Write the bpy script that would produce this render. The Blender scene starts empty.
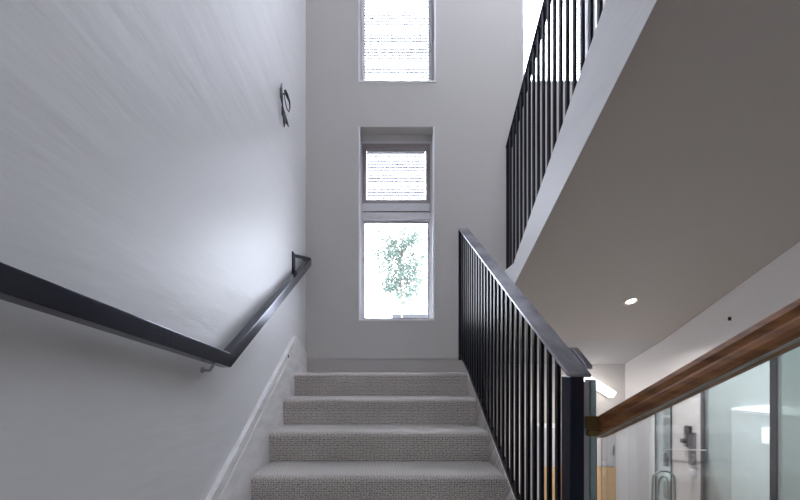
import bpy, bmesh, math, random
from mathutils import Vector, Matrix
random.seed(7)
S = bpy.context.scene
COL = S.collection
E = 0.87            # eye height above the floor the camera stands on; all z below are relative to the eye

# ------------------------------------------------------------------ camera, sky, exposure
cd = bpy.data.cameras.new('camera'); cam = bpy.data.objects.new('camera', cd); COL.objects.link(cam)
cam.location = (0, 0, E); cam.rotation_euler = (math.pi/2, 0, 0)
cd.sensor_width = 36; cd.lens = 16.02; cd.shift_x = 14/800; cd.shift_y = 120/800
cd.clip_start = 0.02
S.camera = cam
w = bpy.data.worlds.new('sky'); S.world = w; w.use_nodes = True
wn = w.node_tree.nodes; wl = w.node_tree.links
bg = wn['Background']; bg.inputs[0].default_value = (0.89, 0.94, 1.08, 1); bg.inputs[1].default_value = 5.0
S.view_settings.view_transform = 'Standard'; S.view_settings.look = 'None'
S.view_settings.gamma = 1; S.view_settings.use_curve_mapping = False
S.view_settings.exposure = 1.62
S.cycles.use_denoising = True
S.cycles.max_bounces = 10; S.cycles.diffuse_bounces = 6; S.cycles.transparent_max_bounces = 24
S.cycles.sample_clamp_indirect = 6

def area(name, loc, rot, sx, sy, power, col=(1,1,1)):
    l = bpy.data.lights.new(name, 'AREA'); l.shape = 'RECTANGLE'; l.size = sx; l.size_y = sy
    l.energy = power; l.color = col
    o = bpy.data.objects.new(name, l); COL.objects.link(o)
    o.location = (loc[0], loc[1], loc[2]+E); o.rotation_euler = rot
    return o

# ------------------------------------------------------------------ materials
def mat(name, col, rough=.6, metal=0.0, bump=None, var=None, spec=.5):
    """bump=(scale, strength, stretch xyz); var=(scale, second colour, stretch)"""
    m = bpy.data.materials.new(name); m.use_nodes = True
    n = m.node_tree.nodes; l = m.node_tree.links; b = n['Principled BSDF']
    b.inputs['Base Color'].default_value = (*col, 1); b.inputs['Roughness'].default_value = rough
    b.inputs['Metallic'].default_value = metal; b.inputs['Specular IOR Level'].default_value = spec
    tc = n.new('ShaderNodeTexCoord')
    def noise(scale, stretch, det=4):
        mp = n.new('ShaderNodeMapping'); mp.inputs['Scale'].default_value = stretch
        l.new(tc.outputs['Object'], mp.inputs['Vector'])
        t = n.new('ShaderNodeTexNoise'); t.inputs['Scale'].default_value = scale; t.inputs['Detail'].default_value = det
        l.new(mp.outputs[0], t.inputs['Vector']); return t
    if bump:
        t = noise(bump[0], bump[2] if len(bump) > 2 else (1,1,1))
        bp = n.new('ShaderNodeBump'); bp.inputs['Strength'].default_value = bump[1]; bp.inputs['Distance'].default_value = .02
        l.new(t.outputs['Fac'], bp.inputs['Height']); l.new(bp.outputs[0], b.inputs['Normal'])
    if var:
        t = noise(var[0], var[2] if len(var) > 2 else (1,1,1))
        r = n.new('ShaderNodeValToRGB'); r.color_ramp.elements[0].position = .35; r.color_ramp.elements[1].position = .65
        r.color_ramp.elements[0].color = (*col, 1); r.color_ramp.elements[1].color = (*var[1], 1)
        l.new(t.outputs['Fac'], r.inputs[0]); l.new(r.outputs[0], b.inputs['Base Color'])
    return m

def carpet():
    m = mat('ribbed carpet', (.3,.27,.25), .95, spec=.1)
    n = m.node_tree.nodes; l = m.node_tree.links; b = n['Principled BSDF']
    b.inputs['Sheen Weight'].default_value = .7; b.inputs['Sheen Roughness'].default_value = .35
    tc = n.new('ShaderNodeTexCoord'); sp = n.new('ShaderNodeSeparateXYZ'); l.new(tc.outputs['Object'], sp.inputs[0])
    ad = n.new('ShaderNodeMath'); ad.operation = 'ADD'; l.new(sp.outputs[1], ad.inputs[0]); l.new(sp.outputs[2], ad.inputs[1])
    cb = n.new('ShaderNodeCombineXYZ'); l.new(sp.outputs[0], cb.inputs[0]); l.new(ad.outputs[0], cb.inputs[1])
    mp = n.new('ShaderNodeMapping'); mp.inputs['Scale'].default_value = (125, 105, 1); l.new(cb.outputs[0], mp.inputs[0])
    v = n.new('ShaderNodeTexVoronoi'); v.inputs['Scale'].default_value = 1; v.inputs['Randomness'].default_value = .35
    v.voronoi_dimensions = '2D'; l.new(mp.outputs[0], v.inputs['Vector'])
    r = n.new('ShaderNodeValToRGB'); r.color_ramp.elements[0].position = .15; r.color_ramp.elements[1].position = .62
    r.color_ramp.elements[0].color = (.95,.89,.83,1); r.color_ramp.elements[1].color = (.24,.215,.195,1)
    l.new(v.outputs['Distance'], r.inputs[0])
    nz = n.new('ShaderNodeTexNoise'); nz.inputs['Scale'].default_value = 5; l.new(tc.outputs['Object'], nz.inputs['Vector'])
    mx = n.new('ShaderNodeMix'); mx.data_type = 'RGBA'; mx.blend_type = 'MULTIPLY'; mx.inputs[0].default_value = .25
    l.new(r.outputs[0], mx.inputs[6]); l.new(nz.outputs['Fac'], mx.inputs[7]); l.new(mx.outputs[2], b.inputs['Base Color'])
    bp = n.new('ShaderNodeBump'); bp.inputs['Strength'].default_value = .5; bp.inputs['Distance'].default_value = .006; bp.invert = True
    l.new(v.outputs['Distance'], bp.inputs['Height']); l.new(bp.outputs[0], b.inputs['Normal'])
    return m

def glass(name, tint, gloss=.08, rough=.02, haze=0.0, hazecol=(.6,.66,.66)):
    m = bpy.data.materials.new(name); m.use_nodes = True
    n = m.node_tree.nodes; l = m.node_tree.links
    n.remove(n['Principled BSDF']); out = n['Material Output']
    t = n.new('ShaderNodeBsdfTransparent'); t.inputs[0].default_value = (*tint, 1)
    g = n.new('ShaderNodeBsdfGlossy'); g.inputs['Roughness'].default_value = rough
    lw = n.new('ShaderNodeLayerWeight'); lw.inputs[0].default_value = .25
    mu = n.new('ShaderNodeMath'); mu.operation = 'MULTIPLY_ADD'; mu.inputs[1].default_value = .5; mu.inputs[2].default_value = gloss*.3
    l.new(lw.outputs['Fresnel'], mu.inputs[0])
    mx = n.new('ShaderNodeMixShader'); l.new(mu.outputs[0], mx.inputs[0])
    src = t.outputs[0]
    if haze:
        d = n.new('ShaderNodeBsdfTranslucent'); d.inputs[0].default_value = (*hazecol, 1)
        d2 = n.new('ShaderNodeBsdfDiffuse'); d2.inputs[0].default_value = (*hazecol, 1)
        dd = n.new('ShaderNodeMixShader'); l.new(d.outputs[0], dd.inputs[1]); l.new(d2.outputs[0], dd.inputs[2])
        hm = n.new('ShaderNodeMixShader'); hm.inputs[0].default_value = haze
        l.new(src, hm.inputs[1]); l.new(dd.outputs[0], hm.inputs[2]); src = hm.outputs[0]
    l.new(src, mx.inputs[1]); l.new(g.outputs[0], mx.inputs[2]); l.new(mx.outputs[0], out.inputs[0])
    return m

def translucent(name, col, frac=.6):
    m = bpy.data.materials.new(name); m.use_nodes = True
    n = m.node_tree.nodes; l = m.node_tree.links
    n.remove(n['Principled BSDF']); out = n['Material Output']
    d = n.new('ShaderNodeBsdfDiffuse'); d.inputs[0].default_value = (*col, 1)
    t = n.new('ShaderNodeBsdfTranslucent'); t.inputs[0].default_value = (*col, 1)
    mx = n.new('ShaderNodeMixShader'); mx.inputs[0].default_value = frac
    l.new(d.outputs[0], mx.inputs[1]); l.new(t.outputs[0], mx.inputs[2]); l.new(mx.outputs[0], out.inputs[0])
    return m

def emit(name, col, s):
    m = bpy.data.materials.new(name); m.use_nodes = True
    b = m.node_tree.nodes['Principled BSDF']
    b.inputs['Emission Color'].default_value = (*col, 1); b.inputs['Emission Strength'].default_value = s
    return m

def wood(name, c1, c2, stretch, rough=.35):
    return mat(name, c1, rough, var=(6, c2, stretch), bump=(30, .08, stretch))

M = {}
M['plaster'] = mat('brushed plaster', (.68,.675,.68), .45, bump=(2.6, .6, (1,.45,2.0)))
M['paint'] = mat('wall paint', (.55,.53,.51), .75, bump=(60, .06))
M['paint_right'] = mat('pale wall paint', (.70,.68,.68), .75, bump=(60, .05))
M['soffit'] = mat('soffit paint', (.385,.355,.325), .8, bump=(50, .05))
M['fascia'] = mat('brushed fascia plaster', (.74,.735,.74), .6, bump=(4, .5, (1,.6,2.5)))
M['trim'] = mat('trim gloss paint', (.86,.85,.85), .3, bump=(40, .10), var=(22, (.74,.72,.72), (1,.3,1)))
M['skirt'] = mat('skirting paint', (.46,.43,.415), .5, bump=(40, .05))
M['carpet'] = carpet()
M['black'] = mat('black satin metal', (.008,.009,.016), .45, 0, bump=(80, .03), spec=.2)
M['rail'] = mat('worn gunmetal', (.17,.17,.195), .38, .7, bump=(25, .08), var=(7, (.40,.40,.43), (1,.5,1)))
M['railw'] = mat('dark polished steel', (.055,.058,.078), .2, .8, bump=(60, .03))
M['bead'] = mat('white edge bead', (.88,.88,.90), .4, bump=(60,.03))
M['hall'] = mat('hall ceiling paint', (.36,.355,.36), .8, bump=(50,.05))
M['newel'] = mat('blue black steel', (.03,.035,.055), .3, .8, bump=(60,.03))
M['wood'] = wood('varnished brown wood', (.17,.062,.02), (.36,.15,.052), (9,1.2,9), .5)
M['brass'] = mat('aged brass', (.16,.11,.04), .4, .7, bump=(60,.1))
M['channel'] = mat('grey aluminium', (.38,.38,.39), .4, .6)
M['frame'] = mat('window frame paint', (.66,.65,.67), .4, bump=(50,.03))
M['frame_dark'] = mat('taupe sash paint', (.33,.28,.275), .45, bump=(50,.03))
M['mullion'] = mat('dark grey mullion', (.055,.055,.065), .45, .3)
M['pane'] = glass('window pane', (.97,.98,.98), .05)
M['glass'] = glass('clear balustrade glass', (.97,.985,.987), .03)
M['glass_edge'] = mat('green glass edge', (.26,.36,.36), .15, bump=(20,.05), spec=.8)
M['frost'] = glass('tinted partition glass', (.86,.90,.905), .03, .05, .25, (.62,.66,.67))
M['frost_dark'] = glass('dark tinted glass', (.60,.66,.655), .03, .05, .5, (.42,.46,.455))
M['clear'] = glass('clear partition glass', (.94,.97,.965), .04)
M['slat'] = translucent('blind slat', (.55,.55,.56), .3)
M['white'] = mat('white laminate', (.80,.80,.83), .4, bump=(40,.02))
M['lilac'] = mat('pale grey door', (.55,.535,.57), .4, bump=(40,.02))
M['oak'] = wood('light oak door', (.62,.41,.22), (.70,.49,.28), (8,8,1))
M['chrome'] = mat('dull chrome', (.33,.33,.35), .3, .9)
M['dark'] = mat('dark fittings', (.05,.05,.055), .4, .4)
M['ceramic'] = mat('pale ceramic', (.72,.80,.76), .2)
M['tan'] = mat('tan box', (.45,.28,.14), .6, var=(12,(.6,.4,.2)))
M['tile'] = mat('bathroom wall', (.46,.48,.49), .6, bump=(40,.03))
M['floorwood'] = wood('lower floor boards', (.50,.40,.29), (.58,.47,.35), (6,1,6))
M['lamp'] = emit('lamp tube', (1,.95,.90), 1.4)
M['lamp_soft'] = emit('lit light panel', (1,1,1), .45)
M['lamp_small'] = emit('downlight bulb', (1,.93,.82), 2.5)
M['steel_trim'] = mat('downlight ring', (.55,.5,.45), .35, .6)
M['leaf'] = translucent('leaf', (.13,.17,.145), .35)
M['bark'] = mat('bark', (.20,.15,.11), .9, bump=(30,.4))
M['tileroof'] = mat('clay roof', (.075,.045,.04), .8, bump=(10,.2))
M['render'] = mat('house render', (.8,.8,.8), .8, bump=(30,.05))
M['ground'] = mat('garden ground', (.45,.45,.43), .9, bump=(4,.3))
M['garden'] = mat('garden wall', (.05,.05,.055), .9, bump=(20,.2))
M['brown'] = mat('brown knot', (.16,.08,.05), .7, bump=(90,.3))

# ------------------------------------------------------------------ mesh builder
class MB:
    def __init__(s): s.v = []; s.f = []; s.sm = set()
    def add(s, vs, fs, smooth=False):
        o = len(s.v); s.v += [tuple(p) for p in vs]
        for f in fs:
            if smooth: s.sm.add(len(s.f))
            s.f.append([o+i for i in f])
        return s
    def hexa(s, p):
        return s.add(p, [(0,3,2,1),(4,5,6,7),(0,1,5,4),(1,2,6,5),(2,3,7,6),(3,0,4,7)])
    def box(s, x0,x1,y0,y1,z0,z1):
        return s.hexa([(x0,y0,z0),(x1,y0,z0),(x1,y1,z0),(x0,y1,z0),(x0,y0,z1),(x1,y0,z1),(x1,y1,z1),(x0,y1,z1)])
    def prism(s, poly, x0, x1):            # poly of (y, z) extruded along x
        n = len(poly)
        vs = [(x0,y,z) for y,z in poly] + [(x1,y,z) for y,z in poly]
        fs = [tuple(range(n)), tuple(range(2*n-1, n-1, -1))]
        for i in range(n): j = (i+1) % n; fs.append((i, i+n, j+n, j))
        return s.add(vs, fs)
    def sweep(s, prof, rings, smooth=False):  # rings: function list of lists of points
        n = len(rings[0]); vs = [p for r in rings for p in r]; fs = []
        for k in range(len(rings)-1):
            for i in range(n):
                j = (i+1) % n; fs.append((k*n+i, k*n+j, (k+1)*n+j, (k+1)*n+i))
        s.add(vs, fs, smooth)
        s.add(rings[0], [tuple(range(n-1,-1,-1))]); s.add(rings[-1], [tuple(range(n))])
        return s
    def tube(s, pts, r, n=10):
        pts = [Vector(p) for p in pts]; rs = r if isinstance(r, (list,tuple)) else [r]*len(pts)
        rings = []; up = None
        for i, p in enumerate(pts):
            d = (pts[min(i+1,len(pts)-1)] - pts[max(i-1,0)]).normalized()
            if up is None:
                up = Vector((0,0,1)) if abs(d.z) < .9 else Vector((1,0,0))
            a = d.cross(up).normalized(); b = a.cross(d).normalized(); up = b
            rings.append([tuple(p + a*rs[i]*math.cos(t) + b*rs[i]*math.sin(t)) for t in [2*math.pi*k/n for k in range(n)]])
        return s.sweep(None, rings, True)
    def lathe(s, c, prof, n=24, axis=Vector((0,0,1))):   # prof: list of (radius, height)
        axis = axis.normalized(); a = axis.orthogonal().normalized(); b = axis.cross(a); c = Vector(c)
        rings = [[tuple(c + axis*h + (a*math.cos(2*math.pi*k/n) + b*math.sin(2*math.pi*k/n))*max(r,1e-4)) for k in range(n)] for r, h in prof]
        return s.sweep(None, rings, True)
    def build(s, name, m, parent=None, bevel=0, seg=2):
        me = bpy.data.meshes.new(name)
        base = Vector((0,0,0)); p = parent
        while p is not None: base += p.location; p = p.parent
        vs = [Vector((x,y,z+E)) for x,y,z in s.v]
        lo = Vector([min(v[i] for v in vs) for i in range(3)]); hi = Vector([max(v[i] for v in vs) for i in range(3)])
        org = Vector(((lo.x+hi.x)/2, (lo.y+hi.y)/2, lo.z))
        me.from_pydata([tuple(v-org) for v in vs], [], s.f)
        for i in s.sm: me.polygons[i].use_smooth = True
        bm = bmesh.new(); bm.from_mesh(me)
        bmesh.ops.remove_doubles(bm, verts=bm.verts, dist=1e-6)
        bmesh.ops.recalc_face_normals(bm, faces=bm.faces); bm.to_mesh(me); bm.free()
        me.materials.append(m)
        o = bpy.data.objects.new(name, me); COL.objects.link(o)
        o.location = org - base
        if parent: o.parent = parent
        if bevel:
            b = o.modifiers.new('bevel', 'BEVEL'); b.width = bevel; b.segments = seg; b.limit_method = 'ANGLE'; b.angle_limit = math.radians(40)
        return o

def box(*a): return MB().box(*a)
def thing(name, label, cat, loc, group=None):
    o = bpy.data.objects.new(name, None); COL.objects.link(o); o.empty_display_size = .1
    o.location = (loc[0], loc[1], loc[2]+E); o['label'] = label; o['category'] = cat
    if group: o['group'] = group
    return o
def tag(o, label, cat, group=None):
    o['label'] = label; o['category'] = cat
    if group: o['group'] = group
    return o
def struct(o): o['kind'] = 'structure'; return o

# ------------------------------------------------------------------ dimensions
XL, D = -.688, 3.06             # left wall face, back wall face
XR = 2.376                      # right wall face
XF = .861                       # face of the upper flight
GO, RI, Y1, Z1 = .28, .17, 2.62, -.02
ZF = Z1 - 5*RI                  # floor at the camera
ZLOW = -1.90
def zs(y): return 1.716 - .479*y          # soffit plane
def zt(y): return .333 - .452*(y-2.043)   # lower edge of the right wall
TOP = 4.9

# ------------------------------------------------------------------ structure
struct(box(XL-.15, XL, -4.2, D+.25, ZLOW, TOP).build('wall_left', M['plaster']))
W = [(-.236,.417,.43,2.09), (-.24,.43,2.475,4.3), (1.17,1.82,2.475,4.3)]
mb = MB()
xs = [XL,-.24,.43,XF,1.17,1.82,XR+.12]; zz = [ZLOW,.25,.43,2.09,2.475,4.3,TOP]
for i in range(6):
    for j in range(6):
        if (i == 1 and j in (2,4)) or (i == 4 and j == 4): continue
        if i >= 3 and j == 0: continue
        mb.box(xs[i], xs[i+1], D, D+.25, zz[j], zz[j+1])
mb.box(-.236,.417,3.165,D+.25,2.032,2.09); mb.box(-.24,-.236,D,D+.25,.43,2.09); mb.box(.417,.43,D,D+.25,.43,2.09)
struct(mb.build('wall_back', M['paint']))
y0, y1 = -4.2, D+.6
struct(MB().prism([(y0, TOP), (y1, TOP), (y1, zt(y1)), (.9, zt(.9)), (.9, ZLOW), (y0, ZLOW)], XR, XR+.12).build('wall_right', M['paint_right']))
# rear wall of the passage behind the camera, with an unseen opening added for fill light
mb = MB(); yb = -4.0
for a in [(XL,XR,yb-.2,yb,ZF-.1,.1), (XL,-.3,yb-.2,yb,.1,1.3), (.25,XR,yb-.2,yb,.1,1.3), (XL,XR,yb-.2,yb,1.3,TOP)]: mb.box(*a)
struct(mb.build('wall_rear', M['paint']))
# ceiling with an unseen roof opening added to daylight the stair void
mb = MB(); SK = (.5, 2.25, 1.4, 2.4)
for a in [(XL-.15,XR+.12,yb-.2,SK[2],TOP,TOP+.2), (XL-.15,XR+.12,SK[3],D+.25,TOP,TOP+.2),
          (XL-.15,SK[0],SK[2],SK[3],TOP,TOP+.2), (SK[1],XR+.12,SK[2],SK[3],TOP,TOP+.2)]: mb.box(*a)
struct(mb.build('ceiling', M['paint_right']))
# floor at the foot of the stairs, lower floor and the flight going down to it
mb = MB().box(XL, .69, yb, 1.52, ZF-.25, ZF).box(.69, XR, yb, .75, ZF-.25, ZF)
struct(mb.build('floor', M['carpet']))
mb = MB().box(.62, 4.3, .4, 4.3, ZLOW-.1, ZLOW)
for k in range(5): mb.box(.72, XR, .75+k*GO, .75+(k+1)*GO, ZLOW, ZF-(k+1)*RI)
struct(mb.build('floor_lower', M['floorwood']))
# lower hall below the overhang
struct(box(.70, XR+.12, D+.48, D+.6, ZLOW, .35).build('wall_hall_far', M['paint']))
struct(box(.70, XF, D, D+.48, ZLOW, .35).build('wall_hall_left', M['paint_right']))
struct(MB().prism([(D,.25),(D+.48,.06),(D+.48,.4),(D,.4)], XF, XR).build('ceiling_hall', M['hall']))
struct(box(2.13, XR, 3.36, 3.50, ZLOW, -.41).build('trim_1', M['white'], bevel=.004))
struct(box(2.345, XR+.10, 3.175, 3.325, ZLOW, zt(3.325)+.03).build('trim_2', M['white'], bevel=.004))
# bathroom behind the partition
mb = MB().box(3.6, 3.7, .9, 4.3, ZLOW, 1.0)
struct(mb.build('wall_bathroom_right', M['tile']))
struct(box(XR+.12, 3.7, 4.2, 4.3, ZLOW, 1.0).build('wall_bathroom_far', M['tile']))
struct(box(XR, 3.7, .8, .9, ZLOW, 1.0).build('wall_bathroom_near', M['tile']))
struct(box(XR+.12, 3.7, .8, 4.3, .95, 1.05).build('ceiling_bathroom', M['tile']))
struct(box(XR, XR+.12, D+.6, 4.3, ZLOW, 1.0).build('wall_bathroom_left', M['tile']))

# baseboards
def nose(y): return Z1 - (Y1-y)*RI/GO
mb = MB(); x0 = XL; x1 = XL+.014
a, b = 1.0, 2.64
mb.prism([(1.40, ZF), (a+.2, nose(a+.2)+.30), (b, nose(b)+.26), (b+.0, nose(b)-.2), (1.6, ZF)], x0, x1)
mb.prism([(a+.2, nose(a+.2)+.255), (a+.2, nose(a+.2)+.30), (b, nose(b)+.26), (b, nose(b)+.215)], x0, x1+.010)
mb.prism([(a+.2, nose(a+.2)+.21), (a+.2, nose(a+.2)+.228), (b, nose(b)+.19), (b, nose(b)+.172)], x0, x1+.005)
mb.prism([(b, Z1-.1), (b, nose(b)+.26), (b+.05, nose(b)+.27), (D, Z1+.16), (D, Z1-.1)], x0, x1)
bl = struct(mb.build('baseboard_left', M['trim'], bevel=.003))
MB().lathe((x1-.002, 2.42, nose(2.42)+.235), [(.014,0),(.013,.012),(.006,.016),(.001,.017)], 12, Vector((1,0,0))).build('knot', M['brown'], bl)
bb = struct(box(XL+.014, XF-.002, D-.016, D, Z1, Z1+.115).build('baseboard_back', M['skirt'], bevel=.004))
box(XL+.014, XF-.002, D-.02, D, Z1+.1155, Z1+.121).build('bead', M['skirt'], bb)

# ------------------------------------------------------------------ main flight
st = thing('carpeted_staircase', 'beige carpeted flight of stairs rising to the landing under the tall window', 'stairs', (0, 1.5, ZF))
for k in range(5):
    y = Y1 - k*GO; z = Z1 - k*RI; yback = D-.017 if k == 0 else y+GO
    p = [(yback, z-RI-.02), (yback, z), (y+.022, z), (y+.006, z-.004), (y-.003, z-.012), (y-.006, z-.024), (y-.003, z-.05), (y+.002, z-.08), (y+.003, z-RI-.0)]
    if k == 4: p[0] = (yback, ZF); p[-1] = (y+.004, ZF)
    MB().prism(p, XL+.0145, .5945).build('step' if k else 'landing', M['carpet'], st)
MB().prism([(1.42, ZF), (1.42, nose(1.42)+.012), (2.62, nose(2.62)+.012), (D-.02, Z1+.012), (D-.02, Z1-.3), (2.62,Z1-.3), (1.75, ZF)], .595, .5985).build('stringer', M['carpet'], st)
MB().prism([(1.5,ZF-.25),(1.5,ZF-.01),(1.6,ZF-.01),(2.7,Z1-.21),(D-.001,Z1-.21),(D-.001,ZLOW),(2.2,ZLOW)], XL+.002, .58).build('underside', M['paint'], st)

# ------------------------------------------------------------------ main balustrade
RS = (1.150+.016)/(2.90-1.16)
def zr(y): return -.016 + RS*(y-1.16)
def zb(y): return min(nose(y), Z1+.02*0) + .015
mbal = thing('metal_balustrade', 'black metal stair balustrade with grey flat handrail on the right of the carpeted steps', 'railing', (.61, 2.0, ZF))
MB().prism([(1.152, zr(1.152)-.004), (1.152, zr(1.152)+.008), (2.90, zr(2.90)+.008), (2.90, zr(2.9)-.004)], .590, .665).build('handrail', M['rail'], mbal, .002)
MB().prism([(1.19, nose(1.19)+.035), (2.62, Z1+.035), (2.90, Z1+.035+.12), (2.90, Z1+.02+.12), (2.62, Z1+.015), (1.19, nose(1.19)+.015)], .599, .620).build('bottom_rail', M['black'], mbal)
n = 26
for k in range(n):
    y = 1.255 + k*.0655
    if y > 2.89: break
    zlow = nose(y)+.02 if y < 2.62 else Z1+.03+(y-2.62)*.43
    box(.600, .612, y-.010, y+.010, zlow, zr(y)-.003).build('baluster', M['black'], mbal)
MB().box(.585, .630, 1.13, 1.19, ZF, -.020).build('newel_post', M['newel'], mbal, .003)
box(.590, .632, 2.885, 2.90, Z1+.1, zr(2.885)-.004).build('end_post', M['black'], mbal)
MB().prism([(1.185, .002), (1.185, .016), (1.275, .080), (1.295, .082), (1.295, .062), (1.275,.060)], .6655, .688).build('rail_bracket', M['rail'], mbal, .002)

# ------------------------------------------------------------------ upper flight with soffit
struct(box(XL, XF-.002, yb, -.25, zs(.15), zs(.15)+.3).build('floor_light_block', M['soffit']))  # unseen slab added over the rear passage to block light
uf = thing('upper_staircase', 'underside and pale plaster side of the upper stair flight crossing the right', 'stairs', (1.6, 2.39, zs(2.39)))
def ztop(y): return .730 + .715*(2.394-y)
ye = .15
TS = .02                                  # plaster soffit thickness; it runs on under the side string
e = .002
MB().prism([(ye, zs(ye)+e), (2.394, zs(2.394)+e), (2.394, .730), (ye, ztop(ye))], XF, XF+.09).build('side_string', M['fascia'], uf)
MB().prism([(2.396, zs(2.394)+e), (2.55, zs(2.55)+e), (D-.002, zs(D)+.003), (D-.002, .72), (2.396, .72)], XF, XF+.09).build('landing_edge', M['fascia'], uf)
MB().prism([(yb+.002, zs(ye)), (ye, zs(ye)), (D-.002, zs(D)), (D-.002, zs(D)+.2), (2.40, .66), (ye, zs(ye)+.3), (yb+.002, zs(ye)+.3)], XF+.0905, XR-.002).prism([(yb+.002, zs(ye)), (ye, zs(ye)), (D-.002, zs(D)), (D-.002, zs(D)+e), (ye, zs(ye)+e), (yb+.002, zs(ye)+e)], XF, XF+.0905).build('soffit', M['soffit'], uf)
for k in range(8):
    y = 2.30 - k*.26; z = .86 + k*.186
    box(XF+.091, XR-.003, y-.30, y, zs(y-.15)+.24, z).build('step', M['carpet'], uf)
box(XF+.091, XR-.003, 2.30, D-.003, .64, .70).build('landing', M['carpet'], uf)

ub = thing('metal_balustrade', 'black metal balustrade standing on the pale edge of the upper flight, upper right', 'railing', (XF+.02, 2.5, .70))
def zu(y): return 1.60 + .68*(2.55-y)
y0u = .75
MB().prism([(y0u, zu(y0u)), (2.56, zu(2.56)), (2.56, zu(2.56)+.012), (y0u, zu(y0u)+.012)], XF-.002, XF+.045).build('handrail', M['railw'], ub, .002)
k = 0
while True:
    y = 2.49 - k*.065; k += 1
    if y < .8: break
    zl = ztop(y-.009)+.001 if y < 2.403 else .7215
    box(XF+.004, XF+.017, y-.009, y+.009, zl, zu(y)+.002).build('baluster', M['black'], ub)
box(XF+.002, XF+.020, 2.545, 2.56, .7215, zu(2.55)).build('end_post', M['black'], ub)

# ------------------------------------------------------------------ wall handrail on the left
hr = thing('wall_handrail', 'dark steel handrail fixed to the left wall, kinked where the steps begin', 'handrail', (-.64, 1.42, .0))
def zn(y): return .068 - .126*(y-1.42)
def zg(y): return .068 + .558*(y-1.42)
xa, xb = -.662, -.620
pt = [(.25, zn(.25)), (1.42, .068), (2.965, zg(2.965))]
pb = [(.25, zn(.25)-.046), (1.425, .068-.058), (2.965, zg(2.965)-.060)]
rings = [[(xa,t[0],t[1]), (xb,t[0],t[1]), (xb,b[0],b[1]), (xa,b[0],b[1])] for t, b in zip(pt, pb)]
MB().sweep(None, rings).build('rail', M['railw'], hr, .003)
MB().box(XL, xb-.003, 2.925, 2.963, zg(2.945)-.010, zg(2.945)+.000).build('return_bar', M['black'], hr)
MB().box(XL+.0005, XL+.008, 2.60, 2.67, .70, .868).box(XL+.0005, XL+.014, 2.61, 2.66, .705, .74).build('wall_plate', M['black'], hr)
MB().tube([(XL+.001, 1.33, .000), (XL+.03, 1.33, -.002), (-.642, 1.33, .022), (-.641, 1.33, .032)], .006).build('bracket', M['channel'], hr)
MB().lathe((XL+.0005, 1.33, .000), [(.012,0),(.012,.004),(.001,.004)], 16, Vector((1,0,0))).build('bracket_plate', M['channel'], hr)
slope_bar = MB().hexa([(-.684,2.66,.842),(-.684,2.69,.850),(-.628,2.955,.905),(-.628,2.925,.895),(-.684,2.66,.866),(-.684,2.69,.876),(-.628,2.955,.934),(-.628,2.925,.922)]).build('return_strap', M['black'], hr)
MB().tube([(XL+.003, 2.62, .68), (XL+.03, 2.62, .67), (-.642, 2.62, .68), (-.641, 2.62, .695)], .007).build('bracket', M['railw'], hr)

# ------------------------------------------------------------------ ornament on the left wall
def pl(px, py, x=-.668):
    y = -x*356/(386-px); return (x, y, (370-py)*y/356)
wo = thing('wall_ornament', 'small twisted black metal ornament hanging high on the left wall near the corner', 'ornament', (-.675, 2.3, 1.58))
MB().tube([pl(281.6,84,-.68), pl(281.2,90,-.668), pl(281.6,97,-.665), pl(282.4,104,-.66), pl(283,110,-.66)], [.004,.009,.010,.005,.006]).build('stem', M['dark'], wo)
MB().tube([pl(282.3,106,-.672), pl(283.4,114,-.668), pl(286,121,-.664), pl(288.8,127,-.66)], [.006,.014,.011,.002]).tube([pl(283.6,114,-.665), pl(284.4,122,-.66), pl(284.2,127,-.66)], [.008,.009,.003]).build('leaf', M['dark'], wo)
MB().tube([pl(285.2,91,-.67), pl(287,95,-.655), pl(289.6,102,-.65), pl(290,108,-.655), pl(288.8,112,-.66), pl(286.6,108,-.665), pl(285,100,-.67), pl(284.2,93,-.675)], [.010,.010,.006,.004,.003,.003,.003,.003]).build('loop', M['dark'], wo)
MB().tube([pl(283.6,94,-.686), pl(284,94,-.668)], .006).build('fixing', M['dark'], wo)
# tiny nail on the back wall
tag(MB().lathe((.215, D, .25), [(.006,0),(.006,-.006),(.001,-.009)][::1], 8, Vector((0,1,0))).build('nail', M['skirt']), 'tiny nail head in the back wall below the tall window', 'nail')
tag(MB().box(XR-.02, XR, 2.448, 2.455, .340, .366).build('wall_hook', M['dark'], bevel=.002), 'tiny dark hook on the right wall above the wooden handrail', 'hook')

# ------------------------------------------------------------------ windows
def ring(mb, x0,x1,z0,z1, t, ya,yb_, tb=None, tt=None):
    tb = t if tb is None else tb; tt = t if tt is None else tt
    mb.box(x0,x0+t,ya,yb_,z0,z1).box(x1-t,x1,ya,yb_,z0,z1).box(x0+t,x1-t,ya,yb_,z0,z0+tb).box(x0+t,x1-t,ya,yb_,z1-tt,z1)
    return mb
def blind(x0,x1,z0,z1,y,label,tilt=35,pitch=.026,wid=.030,group=None):
    b = thing('venetian_blind', label, 'blind', ((x0+x1)/2, y, z0), group)
    mb = MB(); z = z0+.02
    c, s_ = math.cos(math.radians(tilt)), math.sin(math.radians(tilt))
    while z < z1-.03:
        h = wid/2; t = .0006
        mb.hexa([(x0,y-h*c,z-h*s_-t),(x1,y-h*c,z-h*s_-t),(x1,y+h*c,z+h*s_-t),(x0,y+h*c,z+h*s_-t),
                 (x0,y-h*c,z-h*s_+t),(x1,y-h*c,z-h*s_+t),(x1,y+h*c,z+h*s_+t),(x0,y+h*c,z+h*s_+t)])
        z += pitch*random.uniform(.93,1.07)
    mb.build('slats', M['slat'], b)
    box(x0,x1,y-.012,y+.012,z1-.025,z1).build('head_rail', M['frame'], b)
    box(x0,x1,y-.012,y+.012,z0,z0+.012).build('bottom_rail', M['slat'], b)
    for xx in (x0+.07, x1-.07):
        MB().tube([(xx,y,z0+.01),(xx,y,z1-.02)], .0012, 6).build('cord', M['frame'], b)
    return b
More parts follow.
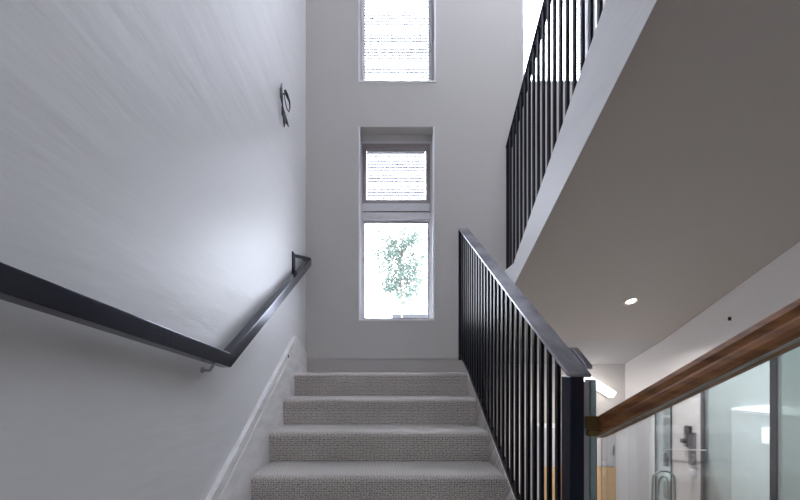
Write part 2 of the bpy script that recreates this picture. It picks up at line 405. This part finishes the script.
def edge_bead(x0,x1,z0,z1,w):
    MB().box(x0+.001,x0+.016,D-.004,D+.006,z0,z1-.001).box(x1-.016,x1-.001,D-.004,D+.006,z0,z1-.001).box(x0+.016,x1-.016,D-.004,D+.006,z0+.0025,z0+.012).build('edge_bead', M['bead'], w)
# window 1: top-hung sash over a fixed pane
x0,x1,z0,z1 = W[0]
w1 = struct(ring(MB(), x0+.002,x1-.002,z0+.002,z1-.06, .022, 3.16,3.24, .010).box(x0+.024,x1-.024,3.15,3.24,1.335,1.475).build('window_1', M['frame'], bevel=.002))
ring(MB(), x0+.026,x1-.026,1.477,z1-.084, .034, 3.155,3.21).build('sash', M['frame_dark'], w1, .002)
box(x0+.03,x1-.03,3.150,3.158,1.395,1.405).build('seal', M['mullion'], w1)
ring(MB(), x0+.024,x1-.024,z0+.012,1.335, .014, 3.17,3.22).build('bead', M['frame'], w1)
box(x0+.06,x1-.06,3.188,3.192,1.51,z1-.118).build('pane', M['pane'], w1)
box(x0+.038,x1-.038,3.188,3.192,z0+.026,1.321).build('pane', M['pane'], w1)
box(x0+.001,x1-.001,D-.004,3.16,z0-.006,z0+.002).build('window_sill', M['trim'], w1)
edge_bead(x0,x1,z0,z1,w1)
ring(MB(), x0+.039,x1-.039,z0+.027,1.320, .007, 3.168,3.187).build('gasket', M['mullion'], w1)
blind(x0+.062,x1-.062,1.512,z1-.088,3.225,'white slatted blind behind the taupe upper sash of the tall middle window', 60)
for i in (1,2):
    x0,x1,z0,z1 = W[i]
    ww = struct(ring(MB(), x0+.002,x1-.002,z0+.002,z1-.002, .045, 3.15,3.24, .012).build('window_%d' % (i+1), M['frame'], bevel=.002))
    ring(MB(), x0+.020,x1-.020,z0+.006,z1-.02, .012, 3.135,3.15, .004).build('bead', M['lilac'], ww)
    box(x0+.047,x1-.047,3.188,3.192,z0+.014,z1-.05).build('pane', M['pane'], ww)
    box(x0+.001,x1-.001,D-.004,3.15,z0-.006,z0+.002).build('window_sill', M['trim'], ww)
    edge_bead(x0,x1,z0,z1,ww)
    ring(MB(), x0+.048,x1-.048,z0+.015,z1-.05, .006, 3.17,3.187).build('gasket', M['lilac'], ww)
    blind(x0+.05,x1-.05,z0+.02,z1-.06,3.225,('white slatted blind in the upper window straight above the tall middle window' if i == 1 else 'white slatted blind in the window seen through the upper balustrade'), 64 if i == 1 else 48, wid=.033 if i == 1 else .029)

# ------------------------------------------------------------------ wooden handrail on glass
gb = thing('glass_balustrade', 'varnished brown wooden handrail on clear glass descending at lower right', 'railing', (.71, .9, ZF))
def zw(y): return -.226 + .479*(1.2-y)      # underside
prof = [(.000,.010),(.004,.002),(.018,.000),(.044,.000),(.058,.002),(.062,.010),(.062,.022),(.056,.030),(.058,.036),(.062,.044),(.060,.056),(.050,.063),(.031,.066),(.012,.063),(.002,.056),(.000,.044),(.004,.036),(.006,.030),(.000,.022)]
rings = [[(.690+a, y, zw(y)+b) for a, b in prof] for y in (.25, 1.21)]
MB().sweep(None, rings).build('handrail', M['wood'], gb, .001)
MB().prism([(.25, zw(.25)-.0014), (.25, zw(.25)-.0002), (1.21, zw(1.21)-.0002), (1.21, zw(1.21)-.0014)], .708, .720).build('glazing_channel', M['channel'], gb)
MB().prism([(.25, ZF-.05), (.25, zw(.25)-.0016), (1.19, zw(1.19)-.0016), (1.19, ZF-.25), (.8, ZF-.05)], .710, .718).build('glass_panel', M['glass'], gb)
box(.670, .688, 1.165, 1.20, ZF-.25, -.032).build('glass_post', M['glass_edge'], gb)
box(.650, .667, 1.168, 1.20, ZF-.25, -.040).build('post_profile', M['channel'], gb)
box(.705, .714, 1.205, 1.232, ZF-.25, -.23).build('glass_edge', M['brass'], gb)
MB().box(.648, .691, 1.150, 1.1645, -.192, -.150).box(.655,.691,1.1505,1.20,-.215,-.193).build('end_clamp', M['brass'], gb, .004)

# ------------------------------------------------------------------ downlight in the soffit
yd, xd = 2.55, 1.755
nd = Vector((0,-.479,-1)).normalized()
dl = thing('downlight', 'small round recessed downlight in the sloping soffit', 'light', (xd, yd, zs(yd)))
MB().lathe((xd,yd,zs(yd)), [(.050,.001),(.050,.005),(.034,.007),(.034,.001)], 28, nd).build('trim_ring', M['steel_trim'], dl)
MB().lathe((xd,yd,zs(yd)), [(.033,.0012),(.024,.004),(.001,.0055)], 24, nd).build('bulb', M['lamp_small'], dl)
sl = bpy.data.lights.new('downlight_beam', 'SPOT'); sl.energy = 26; sl.spot_size = 2.4; sl.spot_blend = .8; sl.color = (1,.94,.88); sl.shadow_soft_size = .03
so = bpy.data.objects.new('downlight_beam', sl); COL.objects.link(so); so.parent = dl; so.location = (0,0,-.03)

# ------------------------------------------------------------------ lower hall
lp = thing('strip_light', 'slanting bright white strip light on the far wall of the lower hall', 'light', (2.12, 3.53, -.25))
def slab(mb, p, q, wdt, ya, yb_):
    d = Vector((q[0]-p[0], 0, q[1]-p[1])).normalized(); nn = Vector((-d.z,0,d.x))*wdt/2
    P, Q = Vector((p[0],0,p[1])), Vector((q[0],0,q[1]))
    c = [P-nn, Q-nn, Q+nn, P+nn]
    return mb.hexa([(v.x,ya,v.z) for v in c] + [(v.x,yb_,v.z) for v in c])
slab(MB(), (1.86,-.02), (2.225,-.245), .07, 3.455, 3.52).build('diffuser', M['lamp'], lp, .01)
slab(MB(), (1.85,-.015), (2.235,-.25), .075, 3.52, 3.54).build('base', M['white'], lp)
ca = thing('tall_cabinet', 'tall cabinet with pale grey upper door and light wooden lower door', 'cabinet', (1.8, 3.45, ZLOW))
box(1.45, 2.125, 3.30, 3.538, ZLOW, -.53).build('body', M['white'], ca)
u = box(1.455, 2.12, 3.28, 3.298, -.89, -.535).build('upper_door', M['lilac'], ca, .002); u['label'] = 'pale grey upper door'
q = box(1.455, 2.12, 3.28, 3.298, ZLOW+.02, -.895).build('lower_door', M['oak'], ca, .002); q['label'] = 'light wooden lower door'
box(2.09, 2.098, 3.265, 3.28, -.78, -.70).build('handle', M['chrome'], u)

# glass partition on the line of the right wall
gp = thing('glass_partition', 'glass partition with dark grey mullions below the right wall', 'partition', (XR+.02, 2.5, ZLOW))
for y, t, dp_ in ((3.150,.012,.010),(2.975,.014,.012),(2.69,.036,.03),(2.205,.040,.03),(1.65,.040,.03)):
    a, b = y-t, y+.0
    MB().prism([(a,ZLOW),(b,ZLOW),(b,zt(b)-.002),(a,zt(a)-.002)], XR, XR+dp_).build('mullion', M['mullion'], gp)
def panel(a, b, m, x, t=.008, nm='glass_panel'):
    return MB().prism([(a,ZLOW),(b,ZLOW),(b,zt(b)-.003),(a,zt(a)-.003)], x, x+t).build(nm, m, gp)
panel(2.976, 3.137, M['clear'], XR+.004)
panel(2.691, 2.960, M['white'], XR+.004, .02, 'solid_panel')['label'] = 'white solid panel'
panel(2.206, 2.653, M['frost'], XR+.004)
g4 = panel(1.651, 2.164, M['frost_dark'], XR+.004); g4['label'] = 'darker frosted glass pane'
panel(.92, 1.609, M['frost_dark'], XR+.004)
# shower fittings on the white panel
def pr(px, py, x):
    y = x*356/(px-386); return (x, y, (370-py)*y/356)
sh = thing('shower_mixer', 'grey metal shower mixer with handset on the white partition panel', 'shower', pr(688,466,XR-.01))
a = pr(686,430,XR); b = pr(692,466,XR)
MB().box(XR-.030, XR+.003, 2.728, 2.765, -.735, -.48).build('column', M['chrome'], sh, .004)
MB().box(XR-.055, XR-.028, 2.725, 2.775, -.495, -.43).build('handset', M['dark'], sh, .008)
MB().box(XR-.04, XR+.003, 2.768, 2.80, -.60, -.44).build('bracket', M['chrome'], sh, .006)
MB().lathe((XR-.03, 2.79, -.555), [(.001,0),(.02,0),(.018,.03),(.001,.032)], 16, Vector((-1,0,0))).build('knob', M['dark'], sh)
for zk in (-.655,-.70):
    MB().lathe((XR-.028, 2.724, zk), [(.001,0),(.011,0),(.010,.03),(.001,.032)], 12, Vector((-1,-.8,0))).build('lever', M['chrome'], sh)
tag(MB().box(XR-.05, XR+.003, 2.715, 2.76, -.81, -.765).box(XR-.055,XR-.048,2.725,2.75,-.80,-.78).build('soap_dish', M['white'], bevel=.004), 'small white soap dish below the shower mixer', 'soap dish')
rl = tag(MB().tube([(XR-.05, 2.62, -.59), (XR-.05, 2.99, -.665)], .004).tube([(XR-.05,2.64,-.594),(XR+.0,2.64,-.594)], .004).tube([(XR-.05,2.955,-.658),(XR+.0,2.955,-.658)], .004).build('rail_reflection', M['white']), 'thin white line standing in for a rail reflection across the glass partition', 'rail')  # solid white tube stands in for a reflected line on the glass

# bar stool in front of the partition
bs = thing('bar_stool', 'metal bar stool with arched tubular back by the glass partition', 'stool', (2.02, 2.52, ZLOW))
cx, cy = 2.02, 2.52
def arch(hw, ztop_, zbot, yoff, n=14):
    pts = [(cx-hw, cy+yoff, zbot), (cx-hw*.97, cy+yoff, (zbot+ztop_)/2)]
    for k in range(n+1):
        t = math.pi - math.pi*k/n
        pts.append((cx+hw*.92*math.cos(t)*(1 if True else 0), cy+yoff, ztop_-.06+.06*math.sin(t)))
    pts += [(cx+hw*.97, cy+yoff, (zbot+ztop_)/2), (cx+hw, cy+yoff, zbot)]
    return pts
MB().tube(arch(.085,-.735,-1.15,.07), .0075).build('backrest', M['chrome'], bs)
MB().tube(arch(.038,-.775,-1.15,.07), .006).build('inner_arch', M['chrome'], bs)
MB().lathe((cx,cy,-1.16), [(.001,-.02),(.15,-.02),(.16,-.005),(.16,.012),(.14,.022),(.001,.02)], 28).build('seat', M['chrome'], bs)
for sx in (-1,1):
    for sy in (-1,1):
        MB().tube([(cx+sx*.10,cy+sy*.10,-1.175),(cx+sx*.16,cy+sy*.16,ZLOW)], .011).build('leg', M['chrome'], bs)
MB().tube([(cx+.137*math.cos(t)*1.3, cy+.137*math.sin(t)*1.3, -1.6) for t in [math.pi/4+2*math.pi*k/24 for k in range(25)]], .007).build('foot_ring', M['chrome'], bs)

# bathroom fittings
vb = thing('wash_basin', 'pale green white wash basin seen through the narrow clear glass', 'basin', (2.80, 3.62, ZLOW))
MB().lathe((2.80,3.54,-1.12), [(.05,-.15),(.09,-.10),(.14,-.02),(.16,.04),(.165,.06),(.15,.06),(.11,-.02),(.001,-.04)], 32).build('bowl', M['ceramic'], vb)
MB().lathe((2.80,3.54,ZLOW), [(.11,0),(.10,.03),(.06,.15),(.05,.55),(.07,.64),(.001,.645)], 28).build('pedestal', M['ceramic'], vb)
tp = thing('basin_tap', 'dark tap above the wash basin', 'tap', (2.80, 3.66, -1.06))
MB().tube([(2.80,3.74,-1.06),(2.80,3.74,-.86),(2.80,3.71,-.82),(2.80,3.62,-.83),(2.80,3.59,-.88)], .014).build('spout', M['dark'], tp)
MB().lathe((2.80,3.74,-1.062), [(.03,0),(.03,.02),(.015,.03),(.001,.031)], 16).build('base', M['dark'], tp)
MB().lathe((2.84,3.74,-.93), [(.001,0),(.03,0),(.03,.04),(.001,.045)], 16, Vector((1,-.3,0))).build('knob', M['dark'], tp)
cabv = thing('vanity_top', 'white vanity shelf behind the wash basin', 'shelf', (2.85,3.9,-1.09))
box(2.52,3.25,3.71,4.198,-1.10,-1.062).build('shelf_board', M['white'], cabv)
box(2.52,3.25,3.75,4.198,ZLOW,-1.10).build('shelf_support', M['white'], cabv)
sf = thing('glass_shelf', 'white wall shelf high behind the narrow clear glass', 'shelf', (3.1,4.1,-.5))
box(2.6,3.3,4.05,4.198,-.545,-.53).build('shelf_board', M['white'], sf)
tag(box(3.04,3.13,4.08,4.17,-.53,-.41).build('storage_box', M['tan'], bevel=.004), 'tan box on the white wall shelf', 'box')
for i, (bx, h, r, mm) in enumerate(((3.02,.20,.028,'dark'),(3.10,.15,.03,'dark'),(3.18,.22,.026,'chrome'))):
    tag(MB().lathe((bx,3.95,-1.062), [(r,0),(r,h*.65),(r*.4,h*.75),(r*.4,h*.95),(.001,h*.96)], 16).build('bottle', M[mm]),
        ('dark bottle on the vanity, leftmost of three', 'short dark bottle in the middle of the vanity shelf', 'grey bottle on the vanity, rightmost of three')[i], 'bottle', 'bottles on the vanity')
dp = struct(box(3.570, 3.60, 2.75, 3.68, ZLOW, -.42).build('door_1', M['white'], bevel=.004))
lt = thing('light_panel', 'bright light fitting above the pale bathroom door', 'light', (3.56, 3.4, -.40))
MB().prism([(2.9,-.395),(3.655,-.405),(3.64,-.385),(3.35,-.33),(2.9,-.33)], 3.54, 3.60).build('diffuser', M['lamp_soft'], lt)
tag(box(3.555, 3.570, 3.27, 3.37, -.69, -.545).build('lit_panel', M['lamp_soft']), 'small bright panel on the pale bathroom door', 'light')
area('bathroom_fill_light', (3.0, 2.6, .92), (0,0,0), .8, 1.4, 22, (.96,1,1))  # unseen area light added to brighten the room behind the partition

# ------------------------------------------------------------------ outside
struct(box(-30, 30, 3.9, 60, -2.2, -2.0).build('ground', M['ground']))
def tree(loc, cz, rx, rz, nleaf, label, zbase=-2.0):
    t = thing('tree', label, 'tree', (loc[0], loc[1], zbase))
    MB().tube([(loc[0],loc[1],zbase),(loc[0]+.03,loc[1],.5),(loc[0]-.02,loc[1],cz),(loc[0]+.05,loc[1],cz+rz*.9)], [.03,.022,.014,.006]).build('trunk', M['bark'], t)
    br = MB(); lf = MB(); h_ = lambda k: -.85 + 1.75*((k*7) % 40)/39
    for k in range(40):
        a = k*2.4 + random.uniform(-.3,.3); r = random.uniform(.4,1)*(1.1-.35*abs(h_(k))); h = -.85 + 1.75*((k*7) % 40)/39
        base = Vector((loc[0], loc[1], cz+h*rz*.6-.15)); tip = Vector((loc[0]+rx*r*math.cos(a), loc[1]+rx*.7*r*math.sin(a), cz+h*rz+random.uniform(-.1,.1)))
        mid = (base+tip)/2 + Vector((0,0,.06)); br.tube([base,mid,tip], [.012,.008,.003], 6)
        for q in range(nleaf*2):
            f = random.uniform(.35,1.05); p = base.lerp(tip, f) + Vector([random.gauss(0,.09) for _ in range(3)])
            d = Vector([random.gauss(0,1) for _ in range(3)]).normalized(); e = d.orthogonal().normalized()
            L = random.uniform(.04,.075); Wd = L*.45; nrm = d.cross(e)*L*.15
            lf.add([p, p+d*L*.5+e*Wd, p+d*L, p+d*L*.5-e*Wd, p+d*L*.5+nrm], [(0,1,4),(1,2,4),(2,3,4),(3,0,4)])
    br.build('branches', M['bark'], t); lf.build('foliage', M['leaf'], t)
tree((.30, 7.0), 2.10, .74, .84, 40, 'pale green leafy tree outside the tall middle window')
nh = thing('house', 'distant house with a low reddish roof outside the tall window', 'house', (1.0, 20, -2.0))
box(.75,1.9,20,24,-2.0,5.1).build('walls', M['render'], nh)
MB().prism([(19.6,5.05),(24.4,5.05),(22,5.5)], .6, 2.05).build('roof', M['tileroof'], nh)
tag(box(.15,3.0,8.0,8.2,-2.0,1.26).build('garden_wall', M['garden']), 'low grey garden wall outside the bottom of the tall window', 'wall')
